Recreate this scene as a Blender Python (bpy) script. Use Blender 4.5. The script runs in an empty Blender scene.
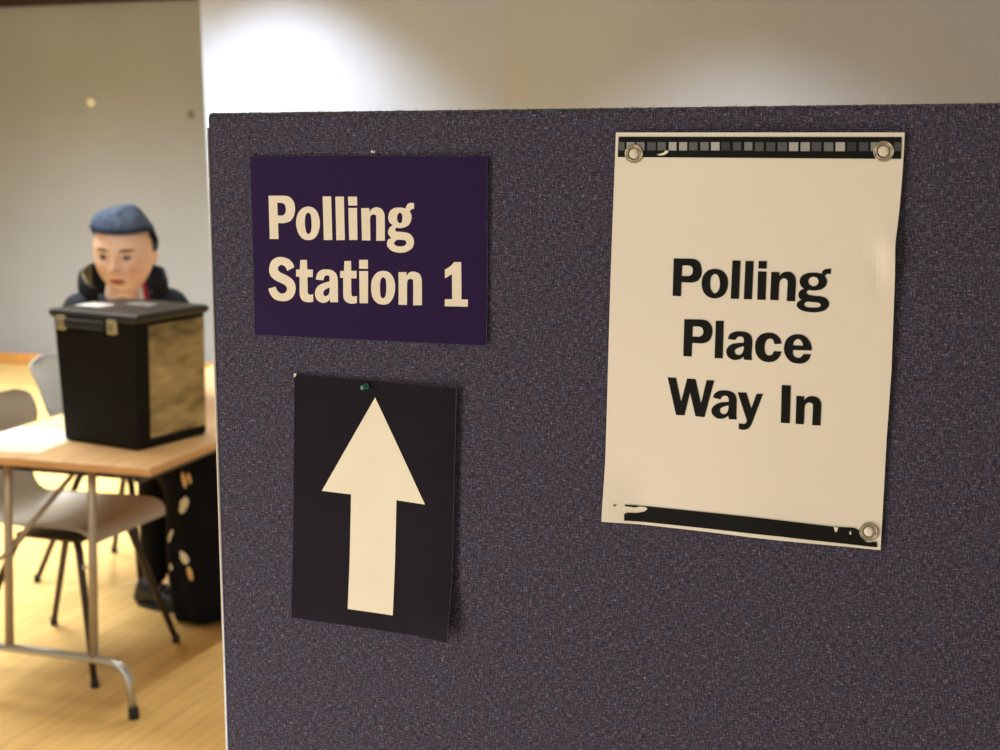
import bpy, bmesh, math, random
from mathutils import Vector, Matrix, noise
from mathutils.geometry import tessellate_polygon
random.seed(7)
SC = bpy.context.scene
COL = SC.collection
R = math.radians

# ------------------------------------------------------------------ helpers
def link(name, me, mat=None, parent=None, smooth=False):
    o = bpy.data.objects.new(name, me)
    COL.objects.link(o)
    if mat is not None:
        for m in (mat if isinstance(mat, (list, tuple)) else [mat]):
            me.materials.append(m)
    if parent is not None:
        o.parent = parent
    if smooth:
        for p in me.polygons:
            p.use_smooth = True
    return o

def obj(name, bm, mat=None, parent=None, smooth=False):
    bmesh.ops.recalc_face_normals(bm, faces=bm.faces)
    me = bpy.data.meshes.new(name)
    bm.to_mesh(me); bm.free()
    return link(name, me, mat, parent, smooth)

def tag(o, label=None, cat=None, group=None, kind=None):
    if label: o['label'] = label
    if cat: o['category'] = cat
    if group: o['group'] = group
    if kind: o['kind'] = kind
    return o

def empty(name, loc, rot=(0, 0, 0)):
    o = bpy.data.objects.new(name, None)
    COL.objects.link(o)
    o.location = loc; o.rotation_euler = rot
    o.empty_display_size = .05
    return o

def copy_tree(o, parent=None):
    c = o.copy(); COL.objects.link(c)
    if parent is not None: c.parent = parent
    for ch in list(o.children):
        copy_tree(ch, c)
    return c

def add_box(bm, lo, hi, bev=0.0, seg=2):
    vs = [bm.verts.new((x, y, z)) for x in (lo[0], hi[0]) for y in (lo[1], hi[1]) for z in (lo[2], hi[2])]
    fs = [(0, 1, 3, 2), (4, 6, 7, 5), (0, 4, 5, 1), (2, 3, 7, 6), (0, 2, 6, 4), (1, 5, 7, 3)]
    faces = [bm.faces.new([vs[i] for i in f]) for f in fs]
    if bev > 0:
        es = list({e for f in faces for e in f.edges})
        bmesh.ops.bevel(bm, geom=es, offset=bev, segments=seg, affect='EDGES', profile=.5)
    return bm

def box(lo, hi, bev=0.0, seg=2):
    return add_box(bmesh.new(), lo, hi, bev, seg)

def frustum(bm, z0, z1, b0, b1, bev=0.0):
    """tapered box: b = (half x, half y) at the bottom and at the top"""
    vs = []
    for z, (hx, hy) in ((z0, b0), (z1, b1)):
        for sx, sy in ((-1, -1), (1, -1), (1, 1), (-1, 1)):
            vs.append(bm.verts.new((sx*hx, sy*hy, z)))
    fs = [(3, 2, 1, 0), (4, 5, 6, 7)] + [(i, (i+1) % 4, 4+(i+1) % 4, 4+i) for i in range(4)]
    faces = [bm.faces.new([vs[i] for i in f]) for f in fs]
    if bev:
        es = list({e for f in faces for e in f.edges})
        bmesh.ops.bevel(bm, geom=es, offset=bev, segments=3, affect='EDGES', profile=.5)

def add_tube(bm, pts, r, seg=14, cap=True):
    """tube through pts; r is a radius or a list of radii"""
    pts = [Vector(p) for p in pts]
    rr = r if isinstance(r, (list, tuple)) else [r]*len(pts)
    rings = []; ref = None
    for i, p in enumerate(pts):
        t = (pts[min(i+1, len(pts)-1)] - pts[max(i-1, 0)]).normalized()
        if ref is None:
            ref = t.orthogonal().normalized()
        n = (ref - t*ref.dot(t)).normalized(); ref = n
        b = t.cross(n)
        rings.append([bm.verts.new(p + (n*math.cos(2*math.pi*k/seg) + b*math.sin(2*math.pi*k/seg))*rr[i]) for k in range(seg)])
    for a, b in zip(rings, rings[1:]):
        for k in range(seg):
            bm.faces.new((a[k], a[(k+1) % seg], b[(k+1) % seg], b[k]))
    if cap:
        bm.faces.new(rings[0][::-1]); bm.faces.new(rings[-1])
    return bm

def tube(pts, r, seg=14):
    return add_tube(bmesh.new(), pts, r, seg)

def bez(pts, n=8):
    """polyline with each inner corner rounded: (x, y, z, radius)"""
    out = []
    P = [(Vector(p[:3]), p[3] if len(p) > 3 else 0) for p in pts]
    for i, (p, rad) in enumerate(P):
        if rad == 0 or i in (0, len(P)-1):
            out.append(p); continue
        a = p + (P[i-1][0]-p).normalized()*rad
        c = p + (P[i+1][0]-p).normalized()*rad
        for k in range(n+1):
            t = k/n
            out.append(a*(1-t)**2 + p*2*t*(1-t) + c*t*t)
    return out

def add_lathe(bm, prof, seg=32, M=Matrix()):
    """prof: (radius, height) pairs round local z"""
    rings = []
    for r, z in prof:
        if r < 1e-6:
            rings.append([bm.verts.new(M @ Vector((0, 0, z)))])
        else:
            rings.append([bm.verts.new(M @ Vector((r*math.cos(2*math.pi*k/seg), r*math.sin(2*math.pi*k/seg), z))) for k in range(seg)])
    for a, b in zip(rings, rings[1:]):
        for k in range(seg):
            q = [a[k % len(a)], a[(k+1) % len(a)], b[(k+1) % len(b)], b[k % len(b)]]
            u = []
            for v in q:
                if v not in u: u.append(v)
            if len(u) >= 3: bm.faces.new(u)
    return bm

def grid(fn, nu, nv, close_u=False):
    bm = bmesh.new()
    V = [[bm.verts.new(fn(i/(nu if close_u else nu-1), j/(nv-1))) for i in range(nu)] for j in range(nv)]
    for j in range(nv-1):
        for i in range(nu if close_u else nu-1):
            i2 = (i+1) % nu
            bm.faces.new((V[j][i], V[j][i2], V[j+1][i2], V[j+1][i]))
    return bm

def solid(bm, t):
    bmesh.ops.recalc_face_normals(bm, faces=bm.faces)
    bmesh.ops.solidify(bm, geom=list(bm.faces), thickness=t)
    return bm

def sm(a, b, x):
    t = max(0, min(1, (x-a)/(b-a))); return t*t*(3-2*t)

def applied(o):
    """the object's mesh with its modifiers applied"""
    dg = bpy.context.evaluated_depsgraph_get()
    dg.update()
    me = bpy.data.meshes.new_from_object(o.evaluated_get(dg))
    old = o.data
    bpy.data.objects.remove(o)
    return me

def skinned(chains, levels=2):
    """chains: lists of (point, radius); a chain may start with the index pair of an existing vertex (chain, i)"""
    me = bpy.data.meshes.new('skin')
    vs, es, rs, idx = [], [], [], {}
    for ci, ch in enumerate(chains):
        prev = None
        for i, it in enumerate(ch):
            if len(it) == 2 and isinstance(it[0], int):
                k = idx[it]
            else:
                k = len(vs); vs.append(it[0]); rs.append(it[1])
            idx[(ci, i)] = k
            if prev is not None: es.append((prev, k))
            prev = k
    me.from_pydata([tuple(v) for v in vs], es, [])
    o = bpy.data.objects.new('skin', me); COL.objects.link(o)
    o.modifiers.new('s', 'SKIN')
    sv = me.skin_vertices
    if not sv:
        bpy.context.view_layer.objects.active = o
        with bpy.context.temp_override(object=o, active_object=o):
            bpy.ops.mesh.customdata_skin_add()
        sv = me.skin_vertices
    for k, r in enumerate(rs):
        rad = r if isinstance(r, tuple) else (r, r)
        sv[0].data[k].radius = rad
        sv[0].data[k].use_root = (k == 0)
    o.modifiers['s'].use_smooth_shade = True
    m = o.modifiers.new('sub', 'SUBSURF'); m.levels = levels; m.render_levels = levels
    return applied(o)

def fuse(meshes, voxel, name):
    """several closed meshes grown into one continuous surface"""
    bm = bmesh.new()
    for me in meshes: bm.from_mesh(me)
    me = bpy.data.meshes.new(name); bm.to_mesh(me); bm.free()
    o = bpy.data.objects.new(name, me); COL.objects.link(o)
    m = o.modifiers.new('r', 'REMESH'); m.mode = 'VOXEL'; m.voxel_size = voxel
    m = o.modifiers.new('s', 'SMOOTH'); m.factor = .5; m.iterations = 3
    out = applied(o); out.name = name
    return out

# ------------------------------------------------------------------ materials
def srgb(r, g, b):
    f = lambda c: (c/255/12.92) if c/255 <= .04045 else ((c/255+.055)/1.055)**2.4
    return (f(r), f(g), f(b), 1)

def mat(name, col, rough=.6, metal=0.0, var=0.0, scale=8.0, bump=0.0, bscale=60.0, spec=.5, trans=0.0, coat=0.0):
    m = bpy.data.materials.new(name); m.use_nodes = True
    N = m.node_tree.nodes; L = m.node_tree.links
    b = N['Principled BSDF']
    b.inputs['Roughness'].default_value = rough
    b.inputs['Metallic'].default_value = metal
    b.inputs['Specular IOR Level'].default_value = spec
    b.inputs['Transmission Weight'].default_value = trans
    b.inputs['Coat Weight'].default_value = coat
    tc = N.new('ShaderNodeTexCoord')
    nz = N.new('ShaderNodeTexNoise'); nz.inputs['Scale'].default_value = scale; nz.inputs['Detail'].default_value = 4
    L.new(tc.outputs['Object'], nz.inputs['Vector'])
    rp = N.new('ShaderNodeValToRGB')
    c = col if len(col) == 4 else (*col, 1)
    rp.color_ramp.elements[0].color = tuple(max(0, x*(1-var)) for x in c[:3]) + (1,)
    rp.color_ramp.elements[1].color = tuple(min(1, x*(1+var)) for x in c[:3]) + (1,)
    rp.color_ramp.elements[0].position = .3; rp.color_ramp.elements[1].position = .7
    L.new(nz.outputs['Fac'], rp.inputs['Fac'])
    L.new(rp.outputs['Color'], b.inputs['Base Color'])
    if bump > 0:
        n2 = N.new('ShaderNodeTexNoise'); n2.inputs['Scale'].default_value = bscale
        L.new(tc.outputs['Object'], n2.inputs['Vector'])
        bp = N.new('ShaderNodeBump'); bp.inputs['Strength'].default_value = bump; bp.inputs['Distance'].default_value = .01
        L.new(n2.outputs['Fac'], bp.inputs['Height']); L.new(bp.outputs['Normal'], b.inputs['Normal'])
    return m

def mapped_noise(N, L, tc, scale, detail=2.0, rough=.6):
    mp = N.new('ShaderNodeMapping'); mp.inputs['Scale'].default_value = scale
    L.new(tc.outputs['Object'], mp.inputs['Vector'])
    nz = N.new('ShaderNodeTexNoise'); nz.inputs['Scale'].default_value = 1; nz.inputs['Detail'].default_value = detail
    nz.inputs['Roughness'].default_value = rough
    L.new(mp.outputs['Vector'], nz.inputs['Vector'])
    return nz.outputs['Fac']

def math_node(N, L, op, a, b=None):
    n = N.new('ShaderNodeMath'); n.operation = op
    for i, x in enumerate((a, b)):
        if x is None: continue
        if isinstance(x, (int, float)): n.inputs[i].default_value = x
        else: L.new(x, n.inputs[i])
    return n.outputs[0]

def ramp(N, L, fac, stops):
    r = N.new('ShaderNodeValToRGB')
    e = r.color_ramp.elements
    e[0].position, e[0].color = stops[0]
    e[1].position, e[1].color = stops[-1]
    for p, c in stops[1:-1]:
        x = e.new(p); x.color = c
    L.new(fac, r.inputs['Fac'])
    return r.outputs['Color']

def mix(N, L, fac, a, b, mode='MIX'):
    n = N.new('ShaderNodeMix'); n.data_type = 'RGBA'; n.blend_type = mode
    for k, x in ((0, fac), (6, a), (7, b)):
        if isinstance(x, (int, float)): n.inputs[k].default_value = x
        elif isinstance(x, tuple): n.inputs[k].default_value = x
        else: L.new(x, n.inputs[k])
    return n.outputs[2]

def fabric_material():
    m = bpy.data.materials.new('woven_board_fabric'); m.use_nodes = True
    N = m.node_tree.nodes; L = m.node_tree.links; b = N['Principled BSDF']
    tc = N.new('ShaderNodeTexCoord')
    v = mapped_noise(N, L, tc, (1000, 300, 210), 2)     # upright threads
    h = mapped_noise(N, L, tc, (210, 300, 1000), 2)     # lying threads
    f = mapped_noise(N, L, tc, (900, 900, 900), 1)
    s = math_node(N, L, 'ADD', math_node(N, L, 'ADD', v, h), math_node(N, L, 'MULTIPLY', f, .9))
    s = math_node(N, L, 'DIVIDE', s, 2.9)
    c = ramp(N, L, s, [(.36, (.010, .009, .013, 1)), (.49, (.045, .040, .050, 1)), (.57, (.102, .092, .114, 1)), (.66, (.30, .28, .33, 1))])
    big = mapped_noise(N, L, tc, (60, 60, 90), 3)
    tint = ramp(N, L, big, [(.36, (.95, .98, 1.10, 1)), (.64, (1.08, .96, .98, 1))])
    c = mix(N, L, 1.0, c, tint, 'MULTIPLY')
    L.new(c, b.inputs['Base Color'])
    b.inputs['Roughness'].default_value = .92
    b.inputs['Specular IOR Level'].default_value = .15
    b.inputs['Sheen Weight'].default_value = .25
    b.inputs['Sheen Roughness'].default_value = .4
    bp = N.new('ShaderNodeBump'); bp.inputs['Strength'].default_value = .5; bp.inputs['Distance'].default_value = .0012
    L.new(s, bp.inputs['Height']); L.new(bp.outputs['Normal'], b.inputs['Normal'])
    return m

def wood_floor_material():
    m = bpy.data.materials.new('strip_wood_floor'); m.use_nodes = True
    N = m.node_tree.nodes; L = m.node_tree.links; b = N['Principled BSDF']
    tc = N.new('ShaderNodeTexCoord')
    br = N.new('ShaderNodeTexBrick')
    br.inputs['Scale'].default_value = 1; br.inputs['Brick Width'].default_value = 1.6; br.inputs['Row Height'].default_value = .085
    br.inputs['Mortar Size'].default_value = .0015; br.inputs['Mortar Smooth'].default_value = .4
    br.inputs['Color1'].default_value = FLOOR_A; br.inputs['Color2'].default_value = FLOOR_B
    br.inputs['Mortar'].default_value = (.42, .28, .11, 1); br.offset = .37
    mp = N.new('ShaderNodeMapping'); mp.inputs['Rotation'].default_value = (0, 0, R(90))
    L.new(tc.outputs['Object'], mp.inputs['Vector']); L.new(mp.outputs['Vector'], br.inputs['Vector'])
    g = mapped_noise(N, L, tc, (55, 3, 1), 4)
    grain = ramp(N, L, g, [(.3, (.84, .81, .75, 1)), (.65, (1.05, 1.04, 1.03, 1))])
    c = mix(N, L, 1.0, br.outputs['Color'], grain, 'MULTIPLY')
    g2 = mapped_noise(N, L, tc, (1.3, 2.2, 1), 3)
    c = mix(N, L, 1.0, c, ramp(N, L, g2, [(.3, (.86, .84, .8, 1)), (.7, (1.08, 1.08, 1.08, 1))]), 'MULTIPLY')
    L.new(c, b.inputs['Base Color'])
    b.inputs['Roughness'].default_value = .38
    b.inputs['Specular IOR Level'].default_value = .4
    return m

def wall_material(name, col, var=.04):
    return mat(name, col, .85, var=var, scale=1.6, bump=.05, bscale=120, spec=.2)

def table_material():
    m = bpy.data.materials.new('beech_laminate'); m.use_nodes = True
    N = m.node_tree.nodes; L = m.node_tree.links; b = N['Principled BSDF']
    tc = N.new('ShaderNodeTexCoord')
    g = mapped_noise(N, L, tc, (40, 2.5, 6), 4)
    c = ramp(N, L, g, [(.3, srgb(206, 160, 104)), (.7, srgb(228, 188, 134))])
    L.new(c, b.inputs['Base Color'])
    b.inputs['Roughness'].default_value = .4
    return m

def skirt_material():
    m = mat('black_skirt_cloth', (.006, .006, .007), .9, var=.3, scale=14, spec=.15)
    return m

def vcol_material(name, rough=.5):
    m = bpy.data.materials.new(name); m.use_nodes = True
    N = m.node_tree.nodes; L = m.node_tree.links; b = N['Principled BSDF']
    a = N.new('ShaderNodeVertexColor'); a.layer_name = 'tone'
    tc = N.new('ShaderNodeTexCoord')
    nz = N.new('ShaderNodeTexNoise'); nz.inputs['Scale'].default_value = 40
    L.new(tc.outputs['Object'], nz.inputs['Vector'])
    c = mix(N, L, 1.0, a.outputs['Color'], ramp(N, L, nz.outputs['Fac'], [(.3, (.95, .94, .93, 1)), (.7, (1.04, 1.03, 1.02, 1))]), 'MULTIPLY')
    L.new(c, b.inputs['Base Color'])
    b.inputs['Roughness'].default_value = rough
    b.inputs['Subsurface Weight'].default_value = .08
    b.inputs['Subsurface Radius'].default_value = (.012, .005, .003)
    return m

def panel_material():
    """glossy smoke-tan plastic sheet with soft wavy bands"""
    m = bpy.data.materials.new('smoky_tan_plastic'); m.use_nodes = True
    N = m.node_tree.nodes; L = m.node_tree.links; b = N['Principled BSDF']
    tc = N.new('ShaderNodeTexCoord')
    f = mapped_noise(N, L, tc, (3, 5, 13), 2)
    c = ramp(N, L, f, [(.36, srgb(112, 98, 60)), (.5, srgb(166, 146, 96)), (.64, srgb(194, 172, 120))])  # wavy reflection painted into the plastic's colour
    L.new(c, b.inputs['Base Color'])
    b.inputs['Roughness'].default_value = .22
    return m

# measured outlines, in millimetres about the middle of each sheet
STATION_CENTRE = (-0.5369, 1.5644)
STATION_CORNERS = "-104.21,74.09! 104.60,73.50! 103.19,-74.20! -103.57,-73.38!"
STATION_LETTERS = """
-87.89,41.94! -74.48,42.11! -68.99,41.25 -64.96,37.46 -63.74,31.77 -65.00,25.64 -68.61,21.35 -74.19,19.64! -79.74,19.57! -79.55,6.58! -87.73,6.45!
-80.00,36.27! -76.03,36.22! -73.30,34.94 -72.20,31.28 -73.04,27.59 -75.40,25.85! -79.84,25.80!
-51.81,33.43 -46.39,31.94 -42.87,27.51 -41.42,19.82 -43.24,12.07 -46.99,7.53 -52.04,6.14 -57.50,7.35 -61.50,12.20 -63.14,19.54 -61.57,26.90 -57.33,31.83
-51.94,28.39 -49.71,26.62 -48.96,20.13 -49.57,13.60 -51.73,11.12 -53.98,12.72 -55.09,19.23 -54.28,26.17
-38.46,41.71! -30.79,41.77! -30.50,6.58! -38.20,6.45!
-27.02,41.63! -19.40,41.69! -19.25,6.76! -26.90,6.47!
-15.74,41.71! -7.73,41.77! -7.69,34.56! -15.53,34.57!
-15.57,32.64! -7.91,32.71! -7.97,6.95! -15.39,6.83!
-4.18,32.59! 2.91,32.73! 3.03,29.61! 5.11,32.04 9.10,33.43 13.75,32.12 16.06,28.55 16.44,25.36! 16.22,6.79! 8.72,6.67! 8.95,24.48! 8.55,27.03 6.35,27.65 4.12,26.42 3.45,23.21! 3.50,6.74! -3.96,6.78!
34.90,32.72! 35.81,35.11 38.00,36.95 42.16,37.15! 42.09,32.40! 40.10,32.22 38.34,30.62! 39.78,27.62 39.55,23.65 37.32,19.65 32.94,17.52 29.01,16.99! 26.39,17.19 25.32,15.74 26.34,14.24! 31.58,13.99 37.66,12.89 41.09,9.36 41.63,4.99 39.67,0.97 34.84,-1.76 28.71,-2.60 22.59,-1.35 18.69,1.78 18.04,4.98 19.23,7.81 22.05,8.81! 19.72,11.42 19.16,14.21 20.70,17.43 23.36,19.30! 20.33,21.82 19.52,25.80 20.91,30.20 24.89,32.87 30.13,33.39
29.63,29.34 31.36,28.32 31.92,25.15 31.26,21.96 29.50,20.98 27.78,22.31 27.22,25.49 28.13,28.29
27.12,7.62 33.23,7.48 35.12,5.67 33.60,3.25 29.66,2.46 25.73,3.11 24.28,5.25
-65.75,-16.37! -72.31,-19.50! -74.25,-15.99 -77.46,-14.66 -80.29,-16.12 -80.82,-18.62 -78.57,-21.05 -73.52,-23.00 -68.05,-26.17 -65.38,-30.24 -64.85,-34.36 -66.56,-39.79 -71.30,-43.66 -77.37,-44.68 -84.33,-43.22 -88.42,-39.17 -90.16,-34.64! -83.37,-32.79! -81.79,-36.07 -79.05,-38.07 -75.79,-38.15 -73.13,-35.83 -73.32,-32.52 -76.96,-30.13 -82.03,-28.18 -86.61,-25.39 -88.84,-21.71 -88.98,-17.15 -86.68,-11.71 -81.94,-8.72 -76.81,-8.20 -70.84,-9.73 -67.23,-12.95
-60.07,-10.32! -54.00,-10.03! -53.84,-17.91! -48.71,-17.96! -48.95,-24.04! -53.81,-24.16! -53.74,-36.11! -53.15,-38.00 -51.32,-38.44 -48.75,-38.04! -48.62,-44.22! -53.78,-44.79 -58.35,-43.69 -60.84,-40.04 -61.17,-35.08! -61.07,-24.18! -64.30,-24.01! -64.14,-18.23! -60.64,-18.07!
-46.26,-26.03! -44.96,-21.48 -41.69,-18.29 -36.67,-17.43 -30.79,-18.28 -27.24,-21.46 -26.27,-26.75! -26.20,-43.95! -33.10,-44.16! -33.59,-41.71! -36.37,-44.10 -40.49,-44.80 -45.02,-42.87 -47.02,-38.81 -46.65,-34.68 -43.82,-30.90 -38.74,-28.55 -33.71,-27.10! -33.65,-24.48! -34.25,-22.69 -36.32,-22.25 -38.17,-23.36 -39.33,-26.43!
-33.65,-32.27! -37.04,-33.59 -39.19,-35.71 -39.24,-38.17 -37.63,-39.36 -35.33,-38.47 -33.92,-36.38!
-20.06,-10.29! -14.12,-10.00! -14.02,-18.13! -9.27,-18.02! -9.39,-24.12! -14.23,-24.16! -14.21,-36.23! -13.62,-38.34 -11.57,-38.85 -9.04,-38.37! -9.24,-44.09! -14.20,-44.81 -18.68,-43.56 -21.06,-40.52 -21.49,-35.21! -21.43,-24.17! -24.13,-23.83! -24.02,-18.53! -20.59,-18.28!
-6.86,-9.04! 0.90,-8.88! 0.94,-16.08! -7.00,-16.26!
-6.94,-18.12! 0.91,-17.94! 0.70,-43.95! -6.82,-44.18!
14.22,-17.47 19.67,-18.71 23.56,-23.45 24.76,-30.68 23.33,-37.99 19.27,-43.38 14.38,-44.66 9.07,-43.69 4.71,-38.94 3.51,-31.66 4.53,-24.33 8.62,-19.21
14.05,-22.64 16.49,-24.43 17.00,-30.89 16.27,-37.39 14.20,-39.47 12.01,-37.92 11.33,-31.45 11.88,-24.96
27.77,-18.27! 34.78,-17.95! 34.73,-21.00! 37.22,-18.29 40.72,-17.40 45.48,-18.65 47.61,-22.04 48.08,-26.03! 48.11,-44.10! 40.52,-44.34! 40.59,-26.47! 40.19,-23.99 38.02,-23.33 35.82,-24.35 35.17,-27.42! 35.10,-44.35! 27.72,-44.33!
76.16,-9.04! 82.12,-8.91! 82.12,-38.42! 87.66,-38.34! 87.53,-44.07! 67.84,-44.29! 67.90,-38.69! 74.16,-38.50! 74.10,-18.60! 68.07,-22.17! 68.14,-15.17! 72.71,-12.44
"""
ARROW_CENTRE = (-0.5359, 1.3516)
ARROW_CORNERS = "-69.28,107.17! 76.65,102.41! 69.42,-106.78! -76.79,-102.81!"
POSTER_CENTRE = (-0.2266, 1.5039)
POSTER_OUTLINE = "-101.71,151.39! 7.27,150.72! 109.53,149.95! 109.53,139.53! 108.88,117.05! 107.92,97.25! 107.11,85.88! 106.22,74.48! 106.21,65.91! 106.37,58.75! 106.16,16.98! 105.92,-20.15! 103.97,-71.06! 102.74,-130.92! 102.20,-153.33! 54.62,-151.64! 5.68,-149.99! -48.59,-148.84! -110.03,-148.01! -108.46,-107.96! -105.09,1.97! -102.85,86.16!"
POSTER_CORNERS = "-101.71,151.39! 109.53,149.95! 102.20,-153.33! -110.03,-148.01!"
POSTER_LETTERS = """
-55.60,57.82! -42.18,57.95! -38.58,57.28 -35.66,54.95 -34.30,50.49 -34.38,45.99 -36.31,42.20 -39.49,40.46 -42.54,40.01! -49.53,40.20! -49.70,29.63! -56.11,29.74!
-49.00,52.78! -44.63,52.88! -42.10,52.11 -40.92,49.96 -41.26,46.95 -42.77,45.34 -44.52,44.84! -49.36,44.88!
-24.43,50.72 -19.13,49.72 -15.45,46.08 -14.16,40.90 -14.97,35.28 -18.06,30.70 -23.86,28.73 -29.43,30.22 -32.83,34.03 -33.98,39.25 -33.29,44.52 -29.87,49.10
-24.15,46.99 -21.48,45.41 -20.27,40.74 -20.86,35.49 -23.92,32.48 -26.69,34.95 -27.59,39.42 -26.91,44.53
-11.06,57.34! -5.07,57.32! -5.83,28.89! -11.92,28.94!
-1.34,57.18! 4.69,57.16! 3.90,28.88! -2.08,28.93!
8.47,57.38! 14.39,57.36! 14.36,51.76! 8.36,51.77!
8.11,49.77! 14.33,49.62! 14.02,28.82! 7.93,28.78!
17.88,49.56! 23.92,49.48! 23.76,46.53! 25.92,48.94 29.56,50.05 33.24,49.11 35.50,46.09 36.11,42.21! 35.69,28.43! 29.68,28.47! 30.11,41.68! 29.55,44.10 27.10,45.07 24.57,43.38 23.76,39.89! 23.56,28.81! 17.50,28.85!
54.67,49.04! 55.06,50.95 56.75,52.30 59.04,52.86! 61.21,52.69! 61.02,48.91! 59.36,49.16 57.86,48.68 56.88,47.49! 58.39,44.61 58.12,41.32 56.03,38.56 52.45,37.15 48.83,36.75 45.92,36.97! 44.27,36.33 44.08,34.86 45.35,33.57! 49.29,32.95 54.37,32.66 58.16,31.31 60.26,28.22 59.77,24.91 56.81,22.25 50.32,20.79 43.03,21.29 38.60,23.14 37.00,25.67 37.75,28.05 40.27,29.68! 38.40,31.61 38.19,34.18 39.45,36.49 41.90,37.81! 39.66,40.10 38.71,43.01 39.66,46.34 42.73,48.76 47.42,49.75 51.41,49.69
48.80,46.78 51.29,45.89 52.43,43.37 51.27,40.78 48.54,39.82 46.04,41.00 45.04,43.39 46.07,45.76
44.31,28.33 48.68,28.24 52.90,27.85 54.46,26.36 53.12,24.70 48.78,24.27 44.40,24.58 42.32,26.35
-46.93,12.38! -33.74,12.60! -29.52,11.69 -26.43,8.63 -25.37,4.52 -25.91,0.19 -27.77,-3.14 -31.18,-5.01 -34.62,-5.45! -40.77,-5.32! -41.08,-15.76! -47.42,-15.65!
-40.40,7.22! -35.96,7.31! -33.49,6.49 -32.24,4.26 -32.58,1.60 -34.31,-0.13 -36.22,-0.58! -40.60,-0.52!
-22.83,12.07! -16.92,12.13! -17.28,-16.03! -23.37,-16.07!
-13.51,-1.30! -12.28,1.99 -8.92,4.22 -4.41,4.84 0.48,4.20 3.68,1.84 4.88,-2.23! 4.63,-9.00! 4.48,-12.76 4.78,-16.36! -1.01,-16.39! -1.58,-14.15! -4.40,-16.16 -8.93,-16.81 -12.74,-15.01 -14.47,-11.68 -13.99,-8.26 -11.39,-5.51 -7.64,-4.23 -1.47,-3.61! -1.51,-1.73! -2.07,0.35 -4.34,1.01 -6.59,0.17 -7.91,-1.83!
-1.35,-6.24! -4.57,-7.12 -7.56,-8.75 -8.28,-10.66 -7.11,-12.50 -4.84,-12.93 -2.60,-11.56 -1.53,-8.88!
26.55,-3.25! 21.15,-3.69! 20.74,-1.61 19.60,-0.16 17.36,0.20 15.16,-1.46 14.12,-4.87 14.20,-8.98 15.37,-11.55 17.62,-12.36 19.83,-11.37 21.04,-8.92! 26.60,-8.99! 25.42,-12.62 22.16,-16.13 17.35,-17.32 12.11,-16.19 8.29,-12.23 6.99,-6.65 7.92,-0.99 11.35,3.11 16.53,4.57 21.36,4.00 25.13,0.79
48.47,-7.34! 35.06,-7.52! 35.12,-10.35 36.64,-12.52 39.45,-13.14 41.48,-12.09 42.68,-10.10! 48.17,-10.17! 46.80,-13.94 43.57,-16.69 38.82,-17.42 33.63,-16.15 29.85,-12.06 28.41,-6.90 29.60,-0.89 33.20,2.96 38.31,4.27 43.09,3.34 46.83,-0.22 48.63,-4.96
34.98,-4.03! 35.65,-1.18 38.03,0.70 40.24,0.19 41.83,-1.90 42.17,-4.11!
-59.41,-32.45! -52.94,-32.60! -48.82,-51.10! -44.25,-32.65! -37.84,-32.80! -33.33,-51.42! -29.22,-33.08! -23.48,-33.11! -30.56,-61.49! -37.44,-61.11! -41.94,-43.04! -46.05,-60.97! -52.59,-61.03!
-24.19,-46.12! -23.09,-43.23 -19.92,-40.86 -15.73,-40.19 -10.78,-40.70 -7.32,-42.96 -6.12,-46.93! -6.14,-54.16! -6.22,-57.98 -5.85,-61.77! -11.78,-61.88! -12.28,-59.24! -15.38,-61.40 -19.57,-61.94 -23.43,-60.09 -25.17,-56.74 -24.46,-53.63 -21.66,-51.03 -17.87,-49.45 -12.01,-48.68! -12.04,-46.86! -12.99,-44.77 -14.90,-44.19 -17.18,-44.99 -18.59,-47.20!
-12.11,-51.44! -15.53,-52.38 -18.32,-54.06 -18.75,-56.00 -17.49,-58.00 -15.05,-58.24 -13.16,-56.84 -12.22,-54.11!
-5.46,-41.04! 1.03,-41.01! 4.95,-52.80! 8.87,-41.45! 13.52,-41.29! 6.27,-62.23! 4.83,-65.74 2.61,-68.31 -0.78,-69.27 -4.20,-68.86! -3.98,-64.42! -0.86,-64.85 1.16,-63.97 1.88,-61.94!
27.37,-33.96! 34.04,-34.01! 33.80,-62.38! 27.25,-62.31!
38.28,-41.52! 44.02,-41.60! 44.10,-44.67! 46.17,-42.16 49.66,-41.08 53.71,-42.07 55.97,-44.64 56.56,-47.74! 56.29,-62.81! 50.27,-62.86! 50.60,-49.19! 50.18,-46.96 47.58,-45.98 45.05,-47.61 44.39,-50.65! 44.16,-62.61! 38.17,-62.51!
"""
ARROW_SHAPE = "4.32,91.10! 48.34,5.39! 22.32,6.76! 18.25,-90.93! -23.28,-89.63! -19.05,8.39! -46.02,9.46!"
TOP_BAND = "-99.42,148.25! 107.78,146.82! 107.72,131.47! -100.02,133.11!"
BOTTOM_BAND = "-92.38,-133.58! 5.40,-135.27! 28.12,-136.06! 68.58,-138.05! 82.61,-137.76! 86.16,-139.77 87.44,-143.67! 92.21,-148.13! 99.12,-146.93! 100.05,-151.09! 94.62,-151.20! 28.39,-148.25! -92.28,-146.21! -92.32,-140.85! -89.75,-139.75! -83.33,-139.88! -76.93,-138.36! -74.15,-135.99! -75.69,-134.59! -80.81,-134.47! -84.00,-135.48! -91.72,-134.81!"
FLECKS = """68.00,-138.35! 71.52,-138.30! 70.44,-141.80! 69.27,-141.90!
80.11,-140.03! 81.11,-142.38! 80.43,-143.17! 79.48,-142.51!
-69.57,134.84! -64.43,136.25! -63.22,137.78! -61.02,137.89! -60.76,136.59! -63.19,134.83! -66.86,134.12!
"""
SPECK = "-101.16,-134.00! -98.32,-133.78! -100.12,-135.45!"
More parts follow.
